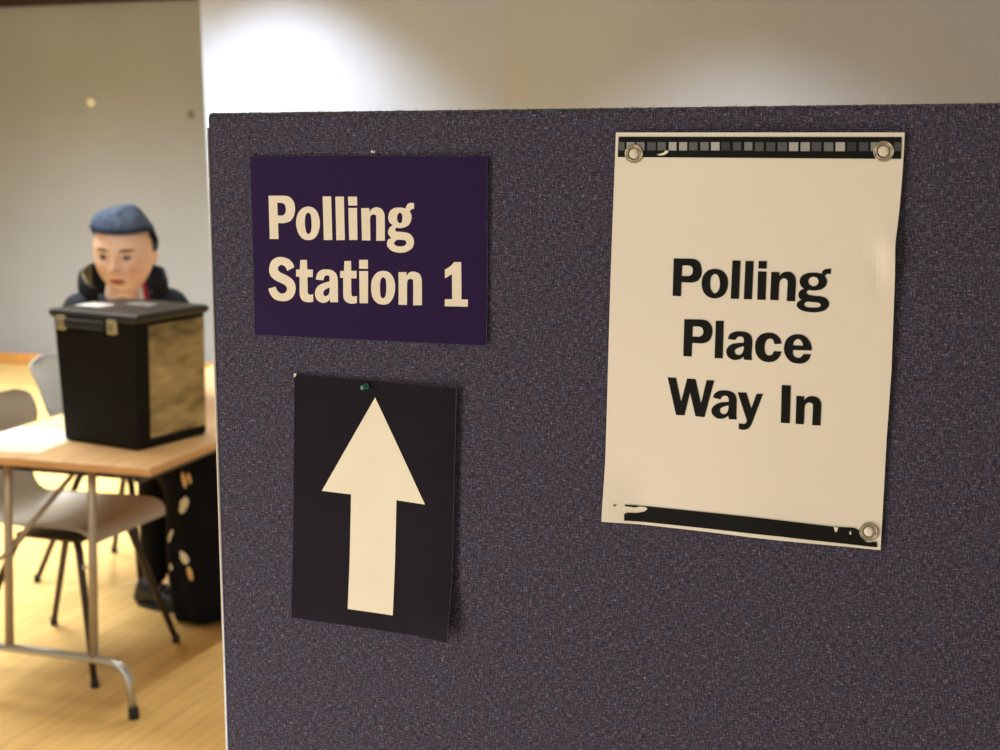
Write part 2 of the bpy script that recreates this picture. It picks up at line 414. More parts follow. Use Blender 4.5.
SQUARES = """
0.12 -98.91,144.21! -94.79,144.19! -94.74,137.99! -98.86,138.00!
0.45 -93.17,144.18! -86.70,144.15! -86.65,137.97! -93.12,137.99!
0.30 -85.71,144.15! -79.27,144.12! -79.22,137.95! -85.66,137.97!
0.09 -77.05,144.11! -70.65,144.08! -70.58,137.92! -76.99,137.94!
0.14 -69.17,144.07! -62.92,144.04! -62.85,137.90! -69.11,137.92!
0.62 -60.60,144.03! -54.74,144.00! -54.67,137.88! -60.53,137.89!
0.55 -52.68,143.99! -46.61,143.96! -46.52,137.85! -52.60,137.87!
0.13 -45.03,143.95! -38.75,143.93! -38.66,137.83! -44.95,137.85!
0.25 -36.58,143.92! -30.33,143.89! -30.23,137.81! -36.49,137.82!
0.65 -28.53,143.88! -22.18,143.85! -22.09,137.78! -28.43,137.80!
0.02 -20.75,143.84! -14.44,143.81! -14.33,137.76! -20.65,137.78!
0.08 -12.06,143.80! -6.14,143.77! -6.03,137.74! -11.96,137.75!
0.28 -3.77,143.76! 2.12,143.73! 2.24,137.71! -3.66,137.73!
0.10 4.12,143.61! 10.34,143.58! 10.47,137.23! 4.25,137.24!
0.08 12.33,143.57! 18.75,143.54! 18.89,137.20! 12.46,137.22!
0.12 20.50,143.53! 27.24,143.50! 27.38,137.18! 20.64,137.20!
0.60 28.75,143.49! 35.34,143.46! 35.48,137.16! 28.89,137.17!
0.50 37.06,143.45! 43.62,143.42! 43.77,137.13! 37.21,137.15!
0.09 45.11,143.42! 51.75,143.39! 51.91,137.11! 45.27,137.13!
0.22 53.69,143.38! 60.18,143.35! 60.35,137.09! 53.85,137.11!
0.62 61.88,143.34! 68.46,143.31! 68.63,137.06! 62.05,137.08!
0.02 70.15,143.30! 76.35,143.27! 76.53,137.04! 70.32,137.06!
0.06 78.37,143.26! 84.77,143.23! 84.95,137.02! 78.55,137.04!
0.35 86.44,143.22! 92.58,143.19! 92.77,137.00! 86.63,137.02!
0.30 94.48,143.19! 100.36,143.16! 100.56,136.98! 94.67,136.99!
0.07 102.58,143.15! 107.55,143.12! 107.75,136.96! 102.77,136.97!
"""
EY1 = (-0.08725, 0.13562)
EY2 = (0.09570, 0.13691)
EY3 = (0.09349, -0.13991)
PIN = (-0.5371,1.4527)
WHITEPIN = (-0.5296,1.6434)
Y0=1.0938
HEAD_C = (-2.833, 4.22, 1.228)
NECK_C = (-2.880, 4.275, 1.080)
FLOOR_GAPS = [(.812, .475, .008, .030, .1, 'o'), (.832, .475, .006, .020, .1, 'o'), (.785, .555, .016, .030, .5, 'c'), (.712, .655, .008, .026, .5, 'c'), (.77, .712, .020, .013, .5, 'c'), (.785, .750, .008, .018, -.2, 'o'), (.70, .74, .006, .008, 0, 'c')]

# ------------------------------------------------------------------ outlines of the printed matter
def read_line(s):
    out = []
    for t in s.split():
        c = t.endswith('!')
        x, y = map(float, t.rstrip('!').split(','))
        out.append((x/1000, y/1000, c))
    return out

def spline(P, n=7):
    out = []; m = len(P)
    for i in range(m):
        a, b = P[i], P[(i+1) % m]
        if a[2] and b[2]:
            out.append((a[0], a[1])); continue
        p = P[i-1] if not a[2] else a
        q = P[(i+2) % m] if not b[2] else b
        for k in range(n):
            t = k/n
            r = []
            for d in (0, 1):
                p0, p1, p2, p3 = p[d], a[d], b[d], q[d]
                r.append(.5*(2*p1 + (p2-p0)*t + (2*p0-5*p1+4*p2-p3)*t*t + (3*p1-p0-3*p2+p3)*t**3))
            out.append(tuple(r))
    return out

def inside(pt, poly):
    x, y = pt; c = False
    for (x1, y1), (x2, y2) in zip(poly, poly[1:]+poly[:1]):
        if (y1 > y) != (y2 > y) and x < (x2-x1)*(y-y1)/(y2-y1)+x1: c = not c
    return c

def area(p):
    return abs(sum(a[0]*b[1]-b[0]*a[1] for a, b in zip(p, p[1:]+p[:1])))/2

def add_print(bm, loops, off, eps):
    """flat printed shapes laid on a sheet whose face is at depth off(u, w); sheet axes are local x and z, its face looks to -y"""
    polys = [spline(l) for l in loops]
    polys.sort(key=area, reverse=True)
    used = set()
    for i, p in enumerate(polys):
        if i in used: continue
        holes = [j for j in range(i+1, len(polys)) if j not in used and inside(polys[j][0], p)]
        used.update(holes)
        rings = [p] + [polys[j] for j in holes]
        flat = [q for r in rings for q in r]
        vs = [bm.verts.new((u, off(u, w)-eps, w)) for u, w in flat]
        for t in tessellate_polygon([[Vector((u, w, 0)) for u, w in r] for r in rings]):
            try: f = bm.faces.new([vs[k] for k in t])
            except ValueError: continue
            f.normal_update()
            if f.normal.y > 0: f.normal_flip()
    for _ in range(5):                       # fine enough to follow the sheet's waves
        es = [e for e in bm.edges if e.calc_length() > .006]
        if not es: break
        bmesh.ops.subdivide_edges(bm, edges=es, cuts=1)
        bmesh.ops.triangulate(bm, faces=[f for f in bm.faces if len(f.verts) > 3])
    for v in bm.verts:
        if not v.tag:
            v.co.y = off(v.co.x, v.co.z)-eps; v.tag = True

def printed(name, text, off, eps, m, parent):
    bm = bmesh.new()
    add_print(bm, [read_line(l) for l in text.strip().split('\n')], off, eps)
    me = bpy.data.meshes.new(name); bm.to_mesh(me); bm.free()
    return link(name, me, m, parent)

def sheet(corners, right_edge, off, thick, nu=40, nv=56, cut=0):
    """a card or paper sheet: corners TL TR BR BL, optional polyline for a crinkled right edge"""
    tl, tr, br, bl = [Vector((p[0], p[1])) for p in corners]
    def pt(s, t):
        l = bl.lerp(tl, t)
        if right_edge:
            w = br.y + (tr.y-br.y)*t; u = tr.x
            for (u1, w1, _), (u2, w2, _) in zip(right_edge, right_edge[1:]):
                if w2 <= w <= w1:
                    u = u1 + (u2-u1)*(w1-w)/(w1-w2+1e-9); break
            else:
                u = br.x if w < 0 else tr.x
            r = Vector((u, w))
        else:
            r = br.lerp(tr, t)
        p = l.lerp(r, s)
        return Vector((p.x, off(p.x, p.y), p.y))
    bm = bmesh.new()
    F = [[bm.verts.new(pt(i/nu, j/nv)) for i in range(nu+1)] for j in range(nv+1)]
    B = [[bm.verts.new(v.co + Vector((0, thick, 0))) for v in row] for row in F]
    for j in range(nv):
        for i in range(nu):
            bm.faces.new((F[j][i], F[j][i+1], F[j+1][i+1], F[j+1][i]))
            bm.faces.new((B[j][i], B[j+1][i], B[j+1][i+1], B[j][i+1]))
    rim = [(0, i) for i in range(nu+1)] + [(j, nu) for j in range(1, nv+1)] + [(nv, i) for i in range(nu-1, -1, -1)] + [(j, 0) for j in range(nv-1, 0, -1)]
    for a, b in zip(rim, rim[1:]+rim[:1]):
        f = bm.faces.new((F[a[0]][a[1]], B[a[0]][a[1]], B[b[0]][b[1]], F[b[0]][b[1]]))
        f.material_index = 1
    return bm

# ------------------------------------------------------------------ materials in use
FLOOR_A = srgb(228, 188, 116); FLOOR_B = srgb(234, 197, 126)
M_fabric = fabric_material()
M_trim = mat('cream_edge_strip', srgb(214, 198, 164), .5, var=.05)
M_alu = mat('brushed_aluminium', srgb(214, 216, 220), .35, .9, var=.06, scale=30)
M_station = mat('deep_purple_card', srgb(38, 15, 56), .5, spec=.08, var=.10, scale=20, bump=.04, bscale=900)
M_station_edge = mat('worn_card_edge', srgb(150, 140, 150), .7, var=.4, scale=150)
M_arrow = mat('near_black_card', srgb(22, 13, 22), .5, spec=.08, var=.10, scale=18, bump=.04, bscale=900)
M_cream = mat('cream_print', srgb(232, 216, 182), .6, var=.025, scale=60)
M_arrowcream = mat('pale_cream_print', srgb(236, 223, 188), .6, var=.02, scale=40)
M_paper = mat('poster_paper', srgb(233, 220, 192), .5, var=.02, scale=7, bump=.03, bscale=25)
M_ink = mat('black_ink', srgb(22, 21, 15), .6, spec=.1, var=.1, scale=60)
M_ring = mat('worn_brass_silver', srgb(170, 158, 130), .28, .75, var=.2, scale=120)
M_ringdark = mat('eyelet_groove', srgb(42, 38, 30), .5, var=.2, scale=120)
M_green = mat('green_pin_plastic', srgb(38, 112, 88), .25, var=.1, scale=80, coat=.4)
M_whitepin = mat('white_pin_plastic', srgb(240, 236, 226), .35, var=.03)
M_grey_wall = wall_material('grey_painted_wall', srgb(158, 163, 172))
M_white_wall = wall_material('white_painted_wall', srgb(180, 190, 210))
M_tan_wall = wall_material('cream_painted_wall', srgb(176, 183, 196))
M_ceiling = wall_material('matt_ceiling', srgb(200, 196, 188))
M_beam = mat('dark_beam_paint', srgb(48, 36, 30), .7, var=.1)
M_skirting = mat('varnished_skirting', srgb(214, 156, 84), .45, var=.12, scale=10)
M_floor = wood_floor_material()
M_table = table_material()
M_tableedge = mat('beech_lipping', srgb(212, 160, 100), .45, var=.1, scale=12)
M_tubegrey = mat('grey_beige_tube_paint', srgb(166, 150, 122), .4, .25, var=.06)
M_silver = mat('silver_tube', srgb(186, 188, 184), .28, .8, var=.06)
M_rubber = mat('black_rubber', srgb(26, 26, 26), .7, var=.15)
M_shell = mat('grey_brown_polypropylene', srgb(176, 168, 150), .38, var=.06, scale=12, bump=.03, bscale=400)
M_shellb = mat('charcoal_polypropylene', srgb(176, 174, 166), .4, var=.06, scale=12)
M_chairleg = mat('dark_bronze_leg', srgb(62, 52, 42), .4, .5, var=.1)
M_box = mat('black_box_plastic', srgb(24, 22, 17), .6, spec=.1, var=.12, scale=10, bump=.03, bscale=300)
M_boxlid = mat('black_lid_plastic', srgb(32, 31, 29), .42, spec=.3, var=.10, scale=10)
M_panel = panel_material()
M_latch = mat('pale_brass_latch', srgb(196, 184, 138), .3, .55, var=.12, scale=60)
M_handle = mat('dark_handle_plastic', srgb(36, 36, 38), .4, var=.1)
M_label = mat('white_label_paper', srgb(236, 234, 228), .5, var=.02)
M_greylabel = mat('worn_grey_label', srgb(150, 150, 146), .5, var=.35, scale=60)
M_whitesheet = mat('white_sheet', srgb(250, 248, 242), .6, var=.01)
M_yellowsheet = mat('pale_yellow_sheet', srgb(250, 238, 170), .6, var=.02)
M_creamsheet = mat('cream_sheet', srgb(244, 232, 196), .6, var=.02)
M_skin = vcol_material('skin')
M_eye = mat('eye', srgb(150, 136, 126), .2, var=.02)
M_iris = mat('iris', srgb(54, 44, 38), .2, var=.1)
M_jacket = mat('navy_black_jacket', srgb(30, 36, 42), .8, var=.2, scale=18, bump=.15, bscale=40, spec=.2)
M_hood = mat('black_hood', srgb(18, 19, 21), .85, var=.2, scale=18, spec=.2)
M_lining = mat('olive_hood_lining', srgb(104, 96, 70), .9, var=.2, scale=30)
M_beanie = mat('blue_grey_knit', srgb(96, 112, 136), .95, var=.28, scale=38, bump=.5, bscale=160, spec=.1)
M_band = mat('dark_navy_knit', srgb(52, 64, 88), .95, var=.2, scale=38, bump=.4, bscale=160, spec=.1)
M_skirt = skirt_material()
M_floorgap = mat('pale_floor_gap', srgb(240, 234, 200), .9, var=.12, scale=30)  # added patch tones imitating bright floor between the legs
M_floorgapo = mat('orange_floor_gap', srgb(240, 196, 122), .9, var=.12, scale=30)
M_legging = mat('black_legging', srgb(20, 20, 21), .9, var=.15, spec=.15)
M_shoe = mat('black_shoe_leather', srgb(24, 24, 25), .5, var=.15)
M_lace = mat('grey_lace', srgb(170, 168, 160), .7, var=.1)
M_red = mat('red_lanyard_cloth', srgb(204, 44, 74), .7, var=.08)
M_white = mat('white_shirt_cloth', srgb(236, 226, 216), .8, var=.03)
M_button = mat('white_wall_disc', srgb(240, 238, 226), .4, var=.02)
M_dim = mat('grey_wall_disc', srgb(128, 122, 112), .5, var=.05)

# ------------------------------------------------------------------ camera (1.68 m above the floor, at the origin)
PITCH, ROLL, YAW, EYE = R(10), R(-.857), R(20.37), 1.68
cam = bpy.data.cameras.new('camera'); camo = bpy.data.objects.new('camera', cam); COL.objects.link(camo)
fw = Vector((-math.sin(YAW)*math.cos(PITCH), math.cos(YAW)*math.cos(PITCH), -math.sin(PITCH)))
rt0 = Vector((math.cos(YAW), math.sin(YAW), 0)); up0 = rt0.cross(fw)
rt = math.cos(ROLL)*rt0 + math.sin(ROLL)*up0; up = -math.sin(ROLL)*rt0 + math.cos(ROLL)*up0
mw = Matrix((rt, up, -fw)).transposed().to_4x4(); mw.translation = (0, 0, EYE)
camo.matrix_world = mw
cam.sensor_width = 36; cam.lens = 56.0; cam.clip_start = .05
cam.dof.use_dof = True; cam.dof.focus_distance = 1.22; cam.dof.aperture_fstop = 11.5
SC.camera = camo
SC.view_settings.view_transform = 'Standard'
SC.view_settings.look = 'None'

# ------------------------------------------------------------------ the room
tag(obj('floor', box((-9, -4, -.1), (5, 9, 0)), M_floor), kind='structure')
tag(obj('ceiling', box((-9, -4, 3.02), (5, 9, 3.12)), M_ceiling), kind='structure')
tag(obj('wall_back', box((-9, 8.5, 0), (-3.6, 8.65, 3.02)), M_grey_wall), kind='structure')
tag(obj('wall_left', box((-9.1, -4, 0), (-9, 8.65, 3.02)), M_grey_wall), kind='structure')
tag(obj('baseboard_back', box((-9, 8.478, 0), (-3.6, 8.4995, .07), .006), M_skirting), kind='structure')
tag(obj('trim_1', box((-9, 8.44, 2.315), (-3.6, 8.4995, 3.02)), M_beam), kind='structure')
def wall_prism(name, pts, m):
    bm = bmesh.new()
    lo = [bm.verts.new((x, y, 0)) for x, y in pts]; hi = [bm.verts.new((x, y, 3.02)) for x, y in pts]
    n = len(pts)
    bm.faces.new(lo[::-1]); bm.faces.new(hi)
    for i in range(n): bm.faces.new((lo[i], lo[(i+1) % n], hi[(i+1) % n], hi[i]))
    return tag(obj(name, bm, m), kind='structure')
wall_prism('wall_middle', [(-4.295, 7.2), (-2.63, 7.2), (-2.63, 8.5), (-4.295, 8.5)], M_white_wall)
wall_prism('wall_right', [(-2.63, 7.2), (.2, 6.35), (5, 6.35), (5, 6.6), (.25, 6.6), (-2.63, 7.5)], M_tan_wall)

# small fixings seen on the grey wall
def wall_disc(name, x, z, r, m, label, cat):
    bm = add_lathe(bmesh.new(), [(0, .016), (r*.6, .014), (r*.92, .009), (r, .004), (r, 0), (0, 0)], 28, Matrix.Rotation(R(90), 4, 'X'))
    o = obj(name, bm, m, smooth=True); o.location = (x, 8.5, z)
    tag(o, label, cat)
wall_disc('wall_button', -5.893, 1.712, .031, M_button, 'small round white disc fixed high on the grey back wall', 'wall disc')
wall_disc('wall_hook', -5.172, 1.622, .024, M_dim, 'small dark grey round fixing on back wall near white wall corner', 'wall fixing')

# ------------------------------------------------------------------ the display board
LEAN = R(-1.7)          # leans back a little
BY = Y0
board = empty('display_board', (0, BY, 0), (LEAN, 0, 0))
tag(board, 'large freestanding display board covered in purple-grey woven fabric', 'display board')
U0, U1, WT = -.6798, .52, 1.6742
def board_face():
    bm = bmesh.new(); n = 420
    top = [WT + .0005*noise.noise((i*.9, 0, 0)) + .0003*noise.noise((i*.31, 5, 0)) for i in range(n+1)]
    def col(i, y, dz): return (U0+.001+(U1-U0-.002)*i/n, y, top[i]+dz)
    prof = [(0, None), (0, -.004), (.0012, -.0012), (.004, 0), (.030, 0), (.033, -.004), (.034, None)]
    rows = []
    for y, dz in prof:
        rows.append([bm.verts.new((col(i, y, 0)[0], y, .08 if dz is None else top[i]+dz)) for i in range(n+1)])
    for a, b in zip(rows, rows[1:]):
        for i in range(n): bm.faces.new((a[i], a[i+1], b[i+1], b[i]))
    for side in (0, n):
        bm.faces.new([r[side] for r in rows])
    bm.faces.new([rows[0][0], rows[0][n], rows[-1][n], rows[-1][0]])
    return bm
obj('fabric_panel', board_face(), M_fabric, board)
ed = obj('edge_trim', box((U0-.0024, .0004, .06), (U0-.0002, .032, WT-.20), .0006), M_trim, board); tag(ed, 'cream edge strip')
al = obj('edge_bead', tube([(U0+.0002, -.0002, .06), (U0+.0002, -.0002, WT-.012)], .0009, 8), M_alu, board, True); tag(al, 'thin silver edge bead')
obj('edge_trim', box((U1-.001, .0004, .06), (U1+.0024, .032, WT-.006), .0006), M_trim, board)
obj('bottom_rail', box((U0, .001, .03), (U1, .033, .085), .003), M_alu, board)
for x in (U0+.12, U1-.12):
    obj('foot', box((x-.03, -.22, 0), (x+.03, .25, .035), .01), M_alu, board)

# loose fibres along the fabric's top and left edges
bm = bmesh.new()
for k in range(150):
    x = random.uniform(U0, -.02); a = random.uniform(-1.2, 1.2); l = random.uniform(.0008, .0024)
    p = Vector((x, .003, WT-.0002))
    add_tube(bm, [p, p+Vector((math.sin(a)*l*.6, 0, math.cos(a)*l*.6)), p+Vector((math.sin(a*1.4)*l, 0, math.cos(a)*l))], .00010, 4)
for k in range(60):
    z = random.uniform(1.12, WT-.01); a = random.uniform(-1, 1); l = random.uniform(.0006, .0016)
    p = Vector((U0+.001, -.0004, z))
    add_tube(bm, [p, p+Vector((-l*.6, 0, a*l)), p+Vector((-l, 0, a*l*1.8))], .00010, 4)
for pts in ([(.006, -.001, .001), (.0075, -.003, -.006), (.010, -.001, -.012)],):
    add_tube(bm, [Vector((U0, 0, WT))+Vector(p) for p in pts], .00022, 5)
fz = obj('loose_threads', bm, M_fabric, board); tag(fz, kind='stuff')

def on_board(u, w, y=0):
    """a point in front of the board's face (y < 0 is towards the viewer)"""
    return Vector((u, BY + y*math.cos(LEAN) + w*math.sin(-LEAN), w*math.cos(LEAN) + y*math.sin(LEAN)))

def hung(c, d):
    """where a sheet standing d off the board's face has its middle, measured along the board"""
    P = on_board(*c); E = Vector((0, 0, EYE)); n = on_board(c[0], c[1], -1) - P
    return P + (E-P)*(d/((E-P).dot(n))) - n*d

# ------------------------------------------------------------------ purple card: Polling Station 1
C = [p[:2] for p in read_line(STATION_CORNERS)]
def off_station(u, w):
    return -.0022 - .0018*sm(.02, .105, u)*sm(-.07, .08, w) - .0016*sm(-.02, -.075, w)
sg = empty('polling_station_sign', hung(STATION_CENTRE, .0030), (LEAN, 0, 0))
tag(sg, 'landscape purple card sign reading Polling Station 1 in cream letters', 'sign')
obj('card', sheet(C, None, off_station, .0010), [M_station, M_station_edge], sg)
printed('lettering', STATION_LETTERS, off_station, .00035, M_cream, sg)

# dark card with the arrow
C = [p[:2] for p in read_line(ARROW_CORNERS)]
def off_arrow(u, w):
    return -.0022 - .0030*sm(0, .075, u) - .0050*sm(.035, .075, u)*sm(-.05, -.106, w) - .002*sm(-.04, -.10, w)
sg = empty('arrow_sign', hung(ARROW_CENTRE, .0034), (LEAN, 0, 0))
tag(sg, 'portrait near-black card sign with a large cream arrow pointing up', 'sign')
obj('card', sheet(C, None, off_arrow, .0010), [M_arrow, M_station_edge], sg)
A = read_line(ARROW_SHAPE)
def dense(P, n=14):
    out = []
    for a, b in zip(P, P[1:]+P[:1]):
        for k in range(n): out.append((a[0]+(b[0]-a[0])*k/n, a[1]+(b[1]-a[1])*k/n, True))
    return out
bm = bmesh.new(); add_print(bm, [dense(A)], off_arrow, .0006)
me = bpy.data.meshes.new('arrow_print'); bm.to_mesh(me); bm.free()
link('arrow_print', me, M_arrowcream, sg)
bm = bmesh.new()
c0 = C[0]
add_print(bm, [[(c0[0]-.0003, c0[1]+.0004, True), (c0[0]+.0022, c0[1]+.0001, True), (c0[0]+.0006, c0[1]-.0028, True), (c0[0]-.0003, c0[1]-.0030, True)]], off_arrow, .0005)
me = bpy.data.meshes.new('worn_corner'); bm.to_mesh(me); bm.free()
link('worn_corner', me, M_cream, sg)

# white poster
C = [p[:2] for p in read_line(POSTER_CORNERS)]
O = read_line(POSTER_OUTLINE)
redge = O[2:15]
def off_poster(u, w):
    d = -.0042 - .0009*math.sin(w*22+.6)*sm(-.02, .1, abs(u)) - .0007*math.sin(u*26+1)
    d -= .0048*sm(-.075, -.112, u)*sm(-.095, -.15, w)              # bottom left corner lifts
    d -= .0035*sm(.082, .105, u)*math.exp(-((w-.066)/.016)**2)     # crinkle in the right edge
    d += .0012*math.exp(-((u-.094)/.006)**2-((w-.055)/.018)**2)
    d -= .0022*sm(-.12, -.153, w)*sm(-.03, .02, u)*sm(.09, .03, u)
    return min(d, -.0012)
ps = empty('polling_place_poster', hung(POSTER_CENTRE, .0042), (LEAN, 0, 0))
tag(ps, 'white paper poster reading Polling Place Way In in black letters', 'poster')
obj('paper', sheet(C, redge, off_poster, .00025, 64, 90), [M_paper, M_paper], ps)
printed('lettering', POSTER_LETTERS, off_poster, .00045, M_ink, ps)
def fine(P, n):
    return dense(P, n)
def band(name, loop, eps, m, cells=True):
    bm = bmesh.new(); add_print(bm, [loop], off_poster, eps)
    me = bpy.data.meshes.new(name); bm.to_mesh(me); bm.free()
    return link(name, me, m, ps)
def strip(name, corners, eps, m, nu=60, nv=6):
    q = [Vector((p[0], p[1])) for p in read_line(corners)]
    def fn(s, t):
        p = q[3].lerp(q[2], s).lerp(q[0].lerp(q[1], s), t)
        return Vector((p.x, off_poster(p.x, p.y)-eps, p.y))
    bm = grid(fn, nu, nv)
    for f in bm.faces:
        f.normal_update()
        if f.normal.y > 0: f.normal_flip()
    me = bpy.data.meshes.new(name); bm.to_mesh(me); bm.free()
    return link(name, me, m, ps)
tb = strip('top_band', TOP_BAND, .0005, M_ink); tag(tb, 'black band along the top')
sqm = {}
bm = bmesh.new(); mats = []
for line in SQUARES.strip().split('\n'):
    g, pts = line.split(' ', 1); g = float(g)
    if g not in sqm:
        sqm[g] = len(mats); mats.append(mat('grey_patch_print', (g*.66, g*.63, g*.53), .5, var=.05))
    n0 = len(bm.faces)
    add_print(bm, [read_line(pts)], off_poster, .0007)
    for f in list(bm.faces)[n0:]: f.material_index = sqm[g]
me = bpy.data.meshes.new('grey_squares'); bm.to_mesh(me); bm.free()
link('grey_squares', me, mats, ps)
bm = bmesh.new()
P = read_line(BOTTOM_BAND)
P2 = []
for a, b in zip(P, P[1:]+P[:1]):
    P2.append(a)
    L_ = math.hypot(a[0]-b[0], a[1]-b[1])
    if a[2] and b[2] and L_ > .01:
        n = int(L_/.005)
        P2 += [(a[0]+(b[0]-a[0])*k/n, a[1]+(b[1]-a[1])*k/n, True) for k in range(1, n)]
add_print(bm, [P2], off_poster, .0007)
add_print(bm, [read_line(SPECK)], off_poster, .0007)
me = bpy.data.meshes.new('bottom_band'); bm.to_mesh(me); bm.free()
tag(link('bottom_band', me, M_ink, ps), 'black ragged band along the bottom')
for line in FLECKS.strip().split('\n'):
    printed('paper_fleck', line, off_poster, .0009, M_paper, ps)
def eyelet(c, r, core):
    e = empty('eyelet', (c[0], off_poster(*c)-.0004, c[1]), (R(90), 0, 0)); e.parent = ps
    bm = add_lathe(bmesh.new(), [(r*.60, .0002), (r*.62, .0011), (r*.70, .0016), (r*.77, .0012), (r*.80, .0008), (r*.84, .0013), (r*.92, .0015), (r*.985, .0010), (r, .0002)], 44)
    obj('ring', bm, M_ring, e, True)
    bm = add_lathe(bmesh.new(), [(0, .0003), (r*.62, .0003)], 40); obj('groove', bm, M_ringdark, e)
    bm = add_lathe(bmesh.new(), [(0, .0019), (r*.3, .0018), (r*.46, .0013), (r*.53, .0006), (r*.54, .0002)], 40); obj('centre', bm, core, e, True)
M_core = mat('pale_eyelet_centre', srgb(222, 208, 174), .4, 0, var=.12, scale=260)
eyelet(EY1, .0072, M_core); eyelet(EY2, .0074, M_core); eyelet(EY3, .0069, M_paper)

# push pins
def push_pin(name, u, w, y, m, s=1.0):
    bm = add_lathe(bmesh.new(), [(0, 0), (.0024*s, 0), (.0026*s, .0006*s), (.0022*s, .0012*s), (.0011*s, .0022*s), (.0010*s, .0055*s), (.0016*s, .0068*s), (.0021*s, .0074*s), (.0022*s, .0084*s), (.0017*s, .0092*s), (0, .0094*s)], 28, Matrix.Rotation(R(90), 4, 'X'))
    p = empty(name, on_board(u, w, y), (LEAN, 0, 0))
    obj('pin_head', bm, m, p, True)
    obj('needle', add_tube(bmesh.new(), [(0, 0, 0), (0, .004, 0), (0, .0065, 0)], [.0005, .0005, .0001], 8), M_alu, p)
    return p
tag(push_pin('push_pin', PIN[0], PIN[1], -.0032, M_green), 'small green push pin at top of the arrow sign', 'push pin')
tag(push_pin('push_pin', WHITEPIN[0]+.001, WHITEPIN[1]-.0012, -.0002, M_whitepin, .45), 'tiny white pin on the top edge of Polling Station 1 sign', 'push pin')

# ------------------------------------------------------------------ folding table
TX0, TX1, TY0, TY1, TH = -3.01, -2.31, 3.5, 5.3, .72
tb = empty('folding_table', ((TX0+TX1)/2, (TY0+TY1)/2, 0))
tag(tb, 'beech-topped folding table on grey tubular legs carrying the black ballot box', 'table')
hx, hy = (TX1-TX0)/2, (TY1-TY0)/2
top = obj('table_top', box((-hx, -hy, TH-.026), (hx, hy, TH), .006, 3), M_table, tb)
obj('edge_lipping', box((-hx-.0008, -hy-.0008, TH-.0235), (hx+.0008, hy+.0008, TH-.007), .002), M_tableedge, top)
for sx in (-1, 1):
    obj('side_rail', box((sx*.27-.012, -hy+.06, TH-.062), (sx*.27+.012, hy-.06, TH-.0262), .003), M_handle, tb)
for sy in (-1, 1):
    obj('end_rail', box((-.258, sy*(hy-.09)-.012, TH-.060), (.258, sy*(hy-.09)+.012, TH-.0262), .003), M_handle, tb)
    yy = sy*(hy+.012)
    fr = obj('leg_frame', tube(bez([(-.262, yy, .02), (-.245, yy, .160, .06), (0, yy, .163), (.175, yy, .160, .0), (.245, yy, .158, .06), (.262, yy, .02)]), .0125), M_silver, tb, True)
    tag(fr, 'silver tubular foot bar')
    for sx in (-1, 1):
        obj('leg', tube([(sx*.142, yy, .16), (sx*.140, sy*(hy-.035), TH-.03)], .0125), M_tubegrey, tb, True)
        obj('rubber_foot', add_lathe(bmesh.new(), [(0, 0), (.0145, 0), (.0155, .003), (.0150, .030), (.0128, .034), (0, .034)], 20, Matrix.Translation((sx*.262, yy, 0))), M_rubber, fr, True)
    obj('brace', tube([(-.140, yy, .43), (-.10, sy*(hy-.36), TH-.075), (0, sy*(hy-.42), TH-.03)], .008), M_tubegrey, tb, True)
    for sx in (-1, 1):
        obj('bolt', add_lathe(bmesh.new(), [(0, .006), (.006, .005), (.008, 0), (0, 0)], 12, Matrix.Translation((sx*.140, yy-sy*-.012 if sy > 0 else yy-.0125, .43)) @ Matrix.Rotation(R(90 if sy < 0 else -90), 4, 'X')), M_silver, tb)

# papers on the table
def paper(name, pts, z, m, label, thick=.0009):
    bm = bmesh.new()
    lo = [bm.verts.new((x, y, z)) for x, y in pts]; hi = [bm.verts.new((x, y, z+thick)) for x, y in pts]
    n = len(pts); bm.faces.new(lo[::-1]); bm.faces.new(hi)
    for i in range(n): bm.faces.new((lo[i], lo[(i+1) % n], hi[(i+1) % n], hi[i]))
    tag(obj(name, bm, m), label, 'paper')
def rect(cx, cy, w, h, a):
    c, s = math.cos(R(a)), math.sin(R(a))
    return [(cx+x*c-y*s, cy+x*s+y*c) for x, y in ((-w/2, -h/2), (w/2, -h/2), (w/2, h/2), (-w/2, h/2))]
paper('cream_paper', rect(-2.870, 3.655, .30, .21, 4), TH+.0004, M_creamsheet, 'cream paper sheet nearest the table edge beneath a white sheet')
paper('yellow_paper', rect(-2.885, 3.93, .21, .27, -4), TH+.0004, M_yellowsheet, 'pale yellow paper sheet on the table behind the white sheet')
paper('white_paper', rect(-2.872, 3.745, .25, .19, -3), TH+.0016, M_whitesheet, 'bright white paper sheet on the table left of the ballot box', .0012)
paper('paper_slip', rect(-2.865, 4.09, .10, .05, 8), TH+.0018, M_label, 'small white paper slip at the far edge of the yellow sheet')

# ------------------------------------------------------------------ ballot box
bb = empty('ballot_box', (-2.568, 3.830, TH+.0005), (0, 0, R(-13.5)))
tag(bb, 'black plastic ballot box with lid and smoky tan side panel standing on the table', 'ballot box')
BH = .385
B0, B1 = (.1535, .1385), (.170, .1375)
bm = bmesh.new(); frustum(bm, 0, BH-.012, B0, B1, .010)
obj('box_body', bm, M_box, bb)
lid = bmesh.new(); frustum(lid, BH-.022, BH-.006, (.174, .1395), (.1835, .1445), .003)
frustum(lid, BH-.0075, BH+.003, (.1835, .1445), (.176, .137), .004)
ld = obj('lid', lid, M_boxlid, bb)
obj('slot', box((-.02, -.040, BH+.0025), (.13, -.026, BH+.0042)), M_rubber, ld)
obj('white_label', box((-.160, -.062, BH+.0028), (-.062, .004, BH+.0040)), M_label, ld)
obj('grey_seal', box((-.045, .030, BH+.0028), (.055, .066, BH+.0042)), M_greylabel, ld)
